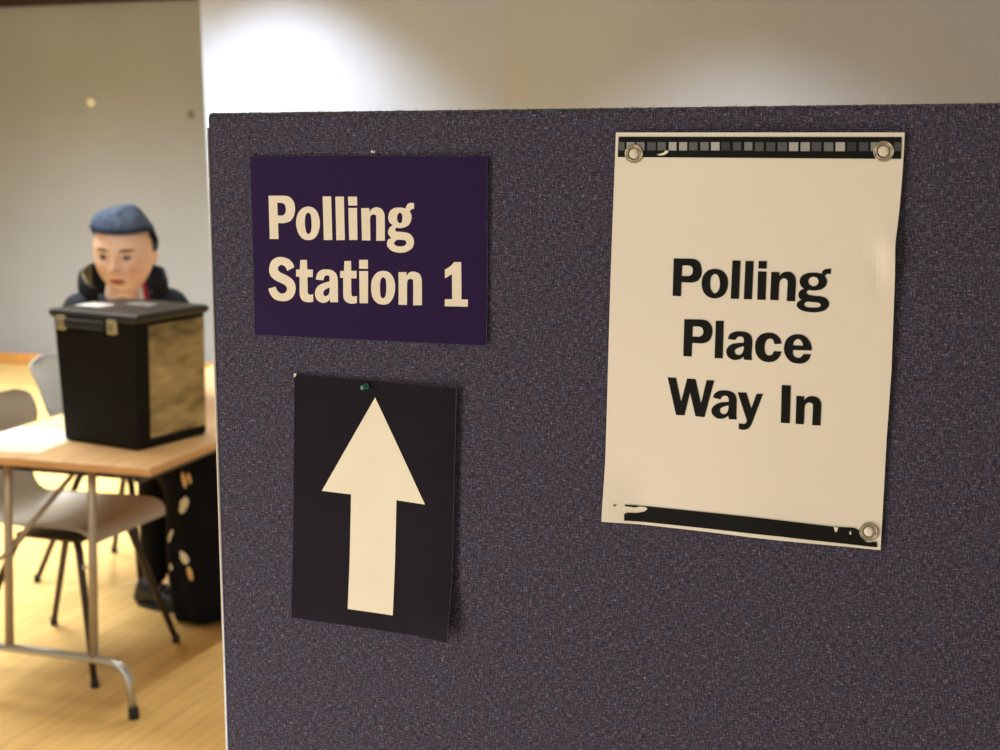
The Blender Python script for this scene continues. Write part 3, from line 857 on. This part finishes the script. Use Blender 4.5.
# side panel, on the +x face
def side_pt(s, t):
    z = .030 + (BH-.062)*t
    k = z/(BH-.012)
    x = B0[0] + (B1[0]-B0[0])*k + .0018
    hyy = B0[1] + (B1[1]-B0[1])*k
    return Vector((x, (-hyy+.050) + (2*hyy-.058)*s, z))
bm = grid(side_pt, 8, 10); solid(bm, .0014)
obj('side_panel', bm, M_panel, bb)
# handle between two latch plates on the front (-y) face
def front_y(z): return -(B0[1] + (B1[1]-B0[1])*z/(BH-.012))
zl = BH-.034
for x in (-.128, .082):
    y = front_y(zl)
    lt = obj('latch', box((x-.019, y-.010, zl-.022), (x+.019, y+.002, zl+.020), .004), M_latch, bb)
    obj('latch_pin', box((x-.008, y-.014, zl-.010), (x+.008, y-.009, zl+.008), .002), M_ring, lt)
obj('handle', box((-.112, front_y(zl)-.013, zl-.013), (.053, front_y(zl)+.001, zl+.013), .005), M_handle, bb)

# ------------------------------------------------------------------ moulded chairs
def cm(P, f):
    i = min(int(f), len(P)-2); t = f-i
    a, b, c, d = P[max(i-1, 0)], P[i], P[i+1], P[min(i+2, len(P)-1)]
    return .5*(2*b + (c-a)*t + (2*a-5*b+4*c-d)*t*t + (3*b-a-3*c+d)*t**3)
def make_chair(label, shellmat, bw):
    t = empty('plastic_chair', (0, 0, 0))
    tag(t, label, 'chair')
    prof = [(.245, .425), (.235, .447), (.20, .456), (.10, .447), (0, .436), (-.10, .432), (-.155, .440), (-.19, .470), (-.212, .53), (-.235, .62), (-.262, .71), (-.285, .775), (-.292, .80)]
    width = [.175, .188, .196, .200, .198, .186, .165, .128, .105, .130, bw, bw+.003, bw-.055]
    dish = [0, .004, .012, .022, .028, .034, .038, .030, .018, .016, .014, .010, .006]
    def fn(s, t_):
        f = t_*(len(prof)-1); i = min(int(f), len(prof)-2); k = f-i; k = k*k*(3-2*k)*.4 + k*.6
        x = cm([p[0] for p in prof], f); z = cm([p[1] for p in prof], f)
        w = cm(width, f); d = cm(dish, f)
        a = (s*2-1)
        e = abs(a)**2.4
        v = sm(.45, .75, t_)
        return Vector((x + e*d*1.3*v, a*w, z + e*d*(1-v)))
    bm = grid(fn, 31, 85); solid(bm, .006)
    sh = obj('seat_shell', bm, shellmat, t, True)
    obj('underframe', box((-.08, -.125, .405), (.155, .125, .418), .004), M_chairleg, t)
    for sx in (-1, 1):
        for sy in (-1, 1):
            fx = .245 if sx > 0 else -.235
            lg = obj('leg', tube([(.14 if sx > 0 else -.06, sy*.115, .412), (.155 if sx > 0 else -.085, sy*.125, .38), (fx, sy*.205, .012)], [.0125, .012, .0095]), M_chairleg, t, True)
            obj('ferrule', add_lathe(bmesh.new(), [(0, 0), (.012, 0), (.0125, .004), (.011, .028), (0, .030)], 16, Matrix.Translation((fx, sy*.205, 0))), M_rubber, lg, True)
    return t
chair = make_chair('grey-brown moulded plastic chair pulled up to the table, empty seat under it', M_shell, .200)
chair.location = (-2.875, 3.872, 0); chair.rotation_euler = (0, 0, R(-3))
ch2 = make_chair('light-rimmed grey plastic chair behind the table with the person sitting on it', M_shellb, .135)
ch2.location = (-3.185, 4.64, 0); ch2.rotation_euler = (0, 0, R(-7))

# ------------------------------------------------------------------ the person
def V(*a): return Vector(a)
HC = V(*HEAD_C)                         # centre of the head
HS = 1.13
HY = R(-74)                             # where the face points, measured from +x
Hrot = Matrix.Rotation(HY, 4, 'Z') @ Matrix.Rotation(R(9), 4, 'Y') @ Matrix.Rotation(R(-3), 4, 'X')
HM = Matrix.Translation(HC) @ Hrot @ Matrix.Scale(HS, 4)
fwd = V(math.cos(R(-52)), math.sin(R(-52)), 0); lef = V(-fwd.y, fwd.x, 0)

def g2(y, z, y0, z0, sy, sz): return math.exp(-((y-y0)/sy)**2-((z-z0)/sz)**2)
def head_mesh():
    def fn(s, t):
        az = s*2*math.pi; el = -math.pi/2 + t*math.pi
        cx, cy, cz = math.cos(el)*math.cos(az), math.cos(el)*math.sin(az), math.sin(el)
        z = cz*(.122 if cz > 0 else .118)
        low = sm(.05, -.11, z)
        wy = .083*(1-.06*low); 
        dx = .100 if cx > 0 else .098*(1-.25*low)
        x = cx*dx; y = cy*wy
        if cx > 0: # flatter face, jaw carried forward
            x = dx*(cx**.8)*(1-.06*low) if cx > 0 else x
        fr = sm(.15, .6, cx)
        b = 0
        b += .021*g2(y, z, 0, -.030, .012, .016) + .012*g2(y, z, 0, -.008, .009, .024)
        b += .006*g2(y, z, .014, -.036, .008, .009) + .006*g2(y, z, -.014, -.036, .008, .009)
        for q in (-1, 1):
            b -= .010*g2(y, z, q*.032, .004, .017, .012)
            b += .006*g2(y, z, q*.030, .024, .022, .008)
            b += .006*g2(y, z, q*.042, -.030, .018, .020)
        b += .008*g2(y, z, 0, -.0605, .020, .006) + .008*g2(y, z, 0, -.0735, .018, .007) - .003*g2(y, z, 0, -.067, .022, .003)
        b -= .004*g2(y, z, 0, -.086, .02, .006)
        b += .010*g2(y, z, 0, -.104, .020, .013)
        return HM @ Vector((x + b*fr, y, z))
    bm = grid(fn, 120, 91, True)
    bmesh.ops.remove_doubles(bm, verts=bm.verts, dist=1e-5)
    # ears
    for q in (-1, 1):
        Me = HM @ Matrix.Translation((-.012, q*.078, -.012)) @ Matrix.Rotation(q*R(-22), 4, 'Z') @ Matrix.Rotation(R(-8), 4, 'Y')
        b2 = bmesh.new()
        bmesh.ops.create_uvsphere(b2, u_segments=20, v_segments=14, radius=1)
        for v in b2.verts:
            r = math.hypot(v.co.x, v.co.z)
            v.co = Me @ Vector((v.co.x*.019, v.co.y*.009 - q*.006*max(0, 1-r*1.6)*(1 if v.co.y*q > 0 else 0), v.co.z*.033*(1 if v.co.z > 0 else .85)))
        tmp = bpy.data.meshes.new('t'); b2.to_mesh(tmp); b2.free(); bm.from_mesh(tmp)
    bmesh.ops.recalc_face_normals(bm, faces=bm.faces)
    me = bpy.data.meshes.new('h'); bm.to_mesh(me); bm.free()
    return me

HIP = V(-3.225, 4.66, .61)
NECK = V(*NECK_C)
chest = V(-3.04, 4.43, .955)
belly = V(-3.195, 4.61, .775)
shL, shR = NECK + lef*.160 + V(0, 0, -.030), NECK - lef*.168 + V(0, 0, -.022)
elL = V(-2.86, 4.50, .792); elR = V(-3.02, 4.22, .792)
wrL = V(-2.755, 4.30, .750); wrR = V(-2.82, 4.12, .750)
hipL, hipR = HIP + V(.03, .085, -.03), HIP + V(.03, -.085, -.03)
knL, knR = V(-2.78, 4.58, .53), V(-2.85, 4.36, .53)
anL, anR = V(-2.70, 4.52, .08), V(-2.885, 4.365, .085)
def largest(me):
    bm = bmesh.new(); bm.from_mesh(me); seen = set(); best = []
    for v in bm.verts:
        if v in seen: continue
        st = [v]; seen.add(v); isl = []
        while st:
            a = st.pop(); isl.append(a)
            for e in a.link_edges:
                b = e.other_vert(a)
                if b not in seen: seen.add(b); st.append(b)
        if len(isl) > len(best): best = isl
    keep = set(best)
    bmesh.ops.delete(bm, geom=[v for v in bm.verts if v not in keep], context='VERTS')
    bm.to_mesh(me); bm.free()
    return me
def body_mesh():
    ch = [[(HIP, (.115, .095)), (belly, (.11, .09)), (chest, (.115, .09)), (NECK + V(0, 0, -.08), (.075, .065)), (NECK + V(0, 0, -.01), (.070, .066)), (HC + Hrot @ V(-.02, 0, -.07), (.070, .064))]]
    ch.append([(NECK + V(0, 0, -.09), .05), (shL, .045), (shL.lerp(elL, .5), .042), (elL, .038), (elL.lerp(wrL, .5), .034), (wrL, .028)])
    ch.append([(NECK + V(0, 0, -.09), .05), (shR, .045), (shR.lerp(elR, .5), .042), (elR, .038), (elR.lerp(wrR, .5), .034), (wrR, .028)])
    ch.append([(HIP + V(0, 0, .02), .07), (hipL, .078), (hipL.lerp(knL, .5), .07), (knL, .058), (knL.lerp(anL, .4), .055), (anL, .038)])
    ch.append([(HIP + V(0, 0, .02), .07), (hipR, .078), (hipR.lerp(knR, .5), .07), (knR, .058), (knR.lerp(anR, .4), .055), (anR, .038)])
    parts = [skinned([c]) for c in ch]
    for wr, d, side in ((wrL, (wrL-elL).normalized(), 1), (wrR, (wrR-elR).normalized(), -1)):
        d = V(d.x, d.y, 0).normalized(); s = V(-d.y, d.x, 0)
        palm0 = wr + d*.01; 
        parts.append(skinned([[(wr+((elL if side > 0 else elR)-wr)*.22, .024), (wr, (.026, .022)), (wr+d*.025, (.030, .018)), (wr+d*.06, (.036, .014)), (wr+d*.085, (.036, .012))]]))
        for k, (ln, o_) in enumerate(((.070, .030), (.080, .010), (.074, -.010), (.058, -.030))):
            b0 = wr + d*.075 + s*o_*.9
            dd = (d + s*o_*5.0*.9).normalized()
            parts.append(skinned([[(b0, .0092), (b0+dd*ln*.45+V(0, 0, .008), .0088), (b0+dd*ln*.78, .0082), (b0+dd*ln+V(0, 0, -.017), .0070)]]))
        b0 = wr + d*.03 - s*side*.024
        dd = (d*.7 - s*side*.8).normalized()
        parts.append(skinned([[(b0, .013), (b0+dd*.035, .0105), (b0+dd*.06+d*.012, .0085)]]))
    parts.append(head_mesh())
    return fuse(parts, .0045, 'person')
me = largest(body_mesh())
inv = HM.inverted()
ca = me.color_attributes.new('tone', 'FLOAT_COLOR', 'POINT')
base = Vector(srgb(252, 210, 178)[:3])
for v in me.vertices:
    p = inv @ v.co
    c = base.copy()
    if abs(p.z) < .16 and abs(p.y) < .12:
        def tint(k, col):
            global c
            c = c.lerp(Vector(srgb(*col)[:3]), max(0, min(1, k)))
        if p.x > .03:
            lip = max(0, 1-((p.y)/.026)**2-((p.z+.0675)/.0115)**2)
            tint(min(1, lip*2), (176, 84, 78))
            tint(.55*g2(p.y, p.z, 0, -.034, .018, .016), (214, 134, 112))
            for q in (-1, 1):
                tint(.5*g2(p.y, p.z, q*.045, -.036, .02, .02), (222, 144, 118))
                br = max(0, 1-((p.y-q*.034)/.024)**2-((p.z-.023-.06*(.034-abs(p.y-q*.034)))/.006)**2)
                tint(min(1, br*1.6), (104, 72, 52))
                tint(.5*g2(p.y, p.z, q*.032, .002, .018, .009), (150, 104, 82))  # eye-socket shade painted into the skin tone
        if p.x < .01 and p.z > .0: # cropped hair under the hat
            tint(1, (66, 50, 38))
    ca.data[v.index].color = (*c, 1)
person = link('person', me, M_skin, None, True)
tag(person, 'person in blue-grey beanie and dark hooded jacket seated behind the ballot box, looking aside', 'person')
# eyes
for q in (-1, 1):
    e = bmesh.new(); bmesh.ops.create_uvsphere(e, u_segments=20, v_segments=14, radius=.0125,
        matrix=HM @ Matrix.Translation((.0755, q*.032, .003)) @ Matrix.Rotation(R(90), 4, 'Y'))
    ey = obj('eye', e, M_eye, person, True)
    e = bmesh.new(); bmesh.ops.create_uvsphere(e, u_segments=16, v_segments=10, radius=.0078,
        matrix=HM @ Matrix.Translation((.0828, q*.032-.003, .002)))
    obj('iris', e, M_iris, ey, True)

# beanie
def beanie(s, t):
    az = s*2*math.pi; el = t*math.pi/2
    z = math.sin(el)*.068; k = math.cos(el)**1.0
    n = 1 + .05*noise.noise((math.cos(az)*2.2, math.sin(az)*2.2, t*3)) + .02*math.sin(az*22)*(1-t)*.4
    x = math.cos(az)*.099*k*n; y = math.sin(az)*.0890*k*n
    tip = sm(.35, 1, t)
    x -= .004*tip; y += .012*tip
    z += .020*sm(.25, .9, t)*(.5+.5*math.sin(az*1.0-.4)) + .006*noise.noise((x*30, y*30, 1))
    base_z = .074 - .092*sm(.05, -.09, x)
    return HM @ Vector((x-.004, y, base_z + z))
bm = grid(beanie, 72, 26, True); bmesh.ops.remove_doubles(bm, verts=bm.verts, dist=1e-4)
be = obj('beanie', bm, M_beanie, person, True); tag(be, 'blue-grey knitted beanie')
def bband(s, t):
    az = s*2*math.pi
    n = 1 + .015*math.sin(az*40)
    r = .0045*math.sin(t*math.pi)
    x = math.cos(az)*(.0990+r)*n; y = math.sin(az)*(.0872+r)*n
    return HM @ Vector((x-.004, y, .073 - .092*sm(.05, -.09, x) + .016*t - .004))
bm = grid(bband, 96, 6, True); solid(bm, .003)
tag(obj('brim', bm, M_band, be, True), 'darker navy beanie brim')

# jacket
JC = [[(HIP + V(0, 0, -.0), (.135, .115)), (belly, (.135, .118)), (chest, (.165, .135)), (NECK + V(0, 0, -.11), (.135, .110)), (NECK + V(0, 0, -.075), (.088, .082))],
              [(NECK + V(0, 0, -.10), .085), (shL + V(0, 0, .0), .072), (shL.lerp(elL, .5), .066), (elL, .058), (elL.lerp(wrL, .5), .054), (wrL.lerp(elL, .20), .034)],
              [(NECK + V(0, 0, -.10), .085), (shR + V(0, 0, .0), .072), (shR.lerp(elR, .5), .066), (elR, .058), (elR.lerp(wrR, .5), .054), (wrR.lerp(elR, .20), .034)]]
jk = fuse([skinned([c]) for c in JC], .007, 'jacket')
jacket = link('jacket', jk, M_jacket, person, True); tag(jacket, 'dark navy-black jacket')
hf = V(math.cos(R(-52)), math.sin(R(-52)), 0); hl = V(-hf.y, hf.x, 0)
def hood(inner):
    def fn(s, t):
        az = R(38) + s*R(284)            # open at the front
        back = .5-.5*math.cos(az)        # 0 in front, 1 behind
        a, b = .098 + .030*t, .120 + .026*math.sin(t*math.pi*.7)
        if inner: a -= .010; b -= .010
        h = -.075 + t*(.090 + .075*back)
        p = NECK + hf*(math.cos(az)*a - .015) + hl*(math.sin(az)*b)
        nz = .006*noise.noise(p*16)
        return p + V(nz, nz, h + nz + .012)
    return fn
bm = grid(hood(False), 60, 18); solid(bm, .010)
hd = obj('hood', bm, M_hood, jacket, True); tag(hd, 'black hood bunched round the neck')
def lin(s, t):
    f = hood(True); return f(.60+.28*0 + s*.30 - .50*0, .25+t*.72)
bm = grid(lambda s, t: hood(True)(.66 + s*.27, .25 + t*.80), 24, 10); solid(bm, .004)
def shift(bm):
    return bm
ln = obj('hood_lining', bm, M_lining, jacket, True); tag(ln, 'olive hood lining')
# lanyard and shirt collar at the neck
for name, m, a0, wd, lab in (('lanyard', M_red, 47, 15, 'red lanyard'), ('shirt_collar', M_white, 32, 13, 'white shirt collar')):
    def fn(s, t, a0=a0, wd=wd):
        az = R(a0 + wd*(s-.5)); k = .074 + .020*(1-t)
        return NECK + hf*math.cos(az)*k + hl*math.sin(az)*k + V(0, 0, -.05 + .115*t)
    bm = grid(fn, 6, 12); solid(bm, .003)
    tag(obj(name, bm, m, person, True), lab)

# leggings, skirt, shoes
LC = [[(HIP, (.12, .10)), (hipL, .085), (hipL.lerp(knL, .5), .074), (knL, .069), (knL.lerp(anL, .4), .063), (anL + V(0, 0, -.012), .046)],
              [(HIP, (.12, .10)), (hipR, .085), (hipR.lerp(knR, .5), .074), (knR, .069), (knR.lerp(anR, .4), .063), (anR + V(0, 0, -.012), .046)]]
lg = fuse([skinned([c]) for c in LC], .007, 'leggings')
obj_l = link('leggings', lg, M_legging, person, True); tag(obj_l, 'black leggings')
RINGS = [ # centre, half width in y, second half axis (vector)
    (V(-3.20, 4.63, .62), .160, V(.02, 0, .10)), (V(-3.08, 4.58, .585), .195, V(.03, 0, .08)), (V(-2.95, 4.52, .568), .205, V(.03, 0, .07)),
    (V(-2.82, 4.47, .548), .195, V(.05, 0, .07)), (V(-2.715, 4.44, .48), .215, V(.09, 0, .07)), (V(-2.685, 4.43, .40), .218, V(.115, 0, .045)),
    (V(-2.68, 4.42, .30), .218, V(.125, 0, .01)), (V(-2.665, 4.41, .15), .215, V(.14, 0, 0)), (V(-2.655, 4.41, .06), .210, V(.15, 0, 0)), (V(-2.655, 4.41, .012), .195, V(.14, 0, 0))]
def skirt(s, t):
    f = t*(len(RINGS)-1); i = min(int(f), len(RINGS)-2); k = f-i
    c = RINGS[i][0].lerp(RINGS[i+1][0], k); w = RINGS[i][1]*(1-k)+RINGS[i+1][1]*k; b = RINGS[i][2].lerp(RINGS[i+1][2], k)
    az = s*2*math.pi
    n = 1 + .035*math.sin(az*9+1)*sm(.35, .9, t)
    return c + V(0, math.sin(az)*w*n, 0) + b*math.cos(az)*n
bm = grid(skirt, 96, 60, True); solid(bm, .004)
sk = obj('skirt', bm, M_skirt, person, True); tag(sk, 'long black skirt with added pale patches for floor seen through gaps')
# irregular patches on the skirt's surface, added for floor seen through gaps
def patch(s0, t0, ds, dt, rot, seed):
    rnd = random.Random(seed)
    c, sn = math.cos(rot), math.sin(rot)
    bm = bmesh.new(); ring = []
    for k in range(18):
        a = 2*math.pi*k/18; r = 1 + .25*noise.noise((math.cos(a)*1.5, math.sin(a)*1.5, seed))
        x, y = math.cos(a)*r*ds, math.sin(a)*r*dt
        ring.append((s0 + (x*c - y*sn), t0 + (x*sn + y*c)))
    def P(s, t):
        p = skirt(s, t); e = 1e-3
        nrm = (skirt(s+e, t)-p).cross(skirt(s, t+e)-p).normalized()
        if nrm.dot(p - V(-2.72, 4.47, p.z)) < 0: nrm = -nrm
        return p + nrm*.0055
    cv = bm.verts.new(P(s0, t0))
    vs = [bm.verts.new(P(*q)) for q in ring]; mid = [bm.verts.new(P(s0+(q[0]-s0)*.5, t0+(q[1]-t0)*.5)) for q in ring]
    for k in range(18):
        j = (k+1) % 18
        bm.faces.new((cv, mid[k], mid[j])); bm.faces.new((mid[k], vs[k], vs[j], mid[j]))
    return bm
for (s0, t0, ds, dt, rot, m) in FLOOR_GAPS:
    obj('floor_gap_patch', patch(s0, t0, ds, dt, rot, s0*40), {'o': M_floorgapo, 'c': M_floorgap}[m], sk, True)
# shoes
def shoe(ank, d):
    d = V(d[0], d[1], 0).normalized(); s = V(-d.y, d.x, 0)
    prof = [(-.075, .028, .045), (-.06, .036, .085), (-.03, .038, .10), (.01, .038, .085), (.06, .043, .062), (.11, .045, .048), (.15, .036, .038), (.172, .018, .026)]
    bm = bmesh.new(); rings = []
    for x, w, h in prof:
        ring = []
        for k in range(16):
            a = 2*math.pi*k/16
            y = math.cos(a)*w; z = .004 + (math.sin(a)*.5+.5)*h
            ring.append(bm.verts.new(V(ank.x, ank.y, 0) + d*x + s*y + V(0, 0, z)))
        rings.append(ring)
    for a, b in zip(rings, rings[1:]):
        for k in range(16): bm.faces.new((a[k], a[(k+1) % 16], b[(k+1) % 16], b[k]))
    bm.faces.new(rings[0][::-1]); bm.faces.new(rings[-1])
    o = obj('shoe', bm, M_shoe, person, True)
    bm = bmesh.new()
    for x in (.035, .055, .075):
        c = V(ank.x, ank.y, 0) + d*x + V(0, 0, .079 - (x-.035)*.55)
        add_tube(bm, [c - s*.022 + V(0, 0, -.008), c + V(0, 0, .004), c + s*.022 + V(0, 0, -.008)], .003, 6)
    obj('laces', bm, M_lace, o)
    bm = bmesh.new(); n = 28; lo = []; hi = []
    for k in range(n):
        a = 2*math.pi*k/n; x = .048 + math.cos(a)*.13; y = math.sin(a)*.046
        p = V(ank.x, ank.y, 0) + d*x + s*y
        lo.append(bm.verts.new(p + V(0, 0, .0005))); hi.append(bm.verts.new(p + V(0, 0, .016)))
    bm.faces.new(lo[::-1]); bm.faces.new(hi)
    for k in range(n): bm.faces.new((lo[k], lo[(k+1) % n], hi[(k+1) % n], hi[k]))
    obj('sole', bm, M_rubber, o)
shoe(anR, (1, -.15)); shoe(anL, (.9, -.3))

# ------------------------------------------------------------------ light
def area_light(name, loc, aim, size, power, col, spread=180, sy=None):
    l = bpy.data.lights.new(name, 'AREA'); l.energy = power; l.color = col; l.size = size; l.spread = R(spread)
    if sy: l.shape = 'RECTANGLE'; l.size_y = sy
    o = bpy.data.objects.new(name, l); COL.objects.link(o); o.location = loc
    o.rotation_euler = (Vector(aim)-Vector(loc)).to_track_quat('-Z', 'Y').to_euler()
    return o
def spot_light(name, loc, aim, power, col, angle, blend, r=.05):
    l = bpy.data.lights.new(name, 'SPOT'); l.energy = power; l.color = col; l.spot_size = R(angle); l.spot_blend = blend; l.shadow_soft_size = r
    o = bpy.data.objects.new(name, l); COL.objects.link(o); o.location = loc
    o.rotation_euler = (Vector(aim)-Vector(loc)).to_track_quat('-Z', 'Y').to_euler()
    return o
w = bpy.data.worlds.new('room_light'); SC.world = w; w.use_nodes = True
bg = w.node_tree.nodes['Background']; bg.inputs['Color'].default_value = (.97, .98, 1, 1); bg.inputs['Strength'].default_value = .75
# ceiling lamps over the hall
area_light('hall_lamp', (-5.6, 6.2, 2.95), (-5.6, 6.3, 0), 1.6, 135, (.90, .97, 1), 105)
area_light('hall_lamp', (-4.0, 4.4, 2.95), (-4.0, 4.4, 0), 1.4, 70, (.92, .97, 1), 115)
area_light('hall_lamp', (-2.4, 2.2, 2.95), (-2.5, 2.3, 0), 1.2, 16, (1, .97, .92), 130)
area_light('board_lamp', (-2.2, -1.1, 1.85), (-.45, 1.13, 1.25), .8, 22, (1, .965, .92))
area_light('low_fill', (-1.35, .15, .55), (-.55, 1.13, 1.05), .7, 13, (1, .95, .97))  # unseen low fill added to brighten the board's lower left
spot_light('wall_washer', (-3.84, 6.42, 2.88), (-3.84, 6.42, 0), 270, (.92, .96, 1), 104, .7)
spot_light('wall_washer', (-1.75, 5.75, 2.88), (-1.75, 5.75, 0), 300, (.94, .97, 1), 104, .95)
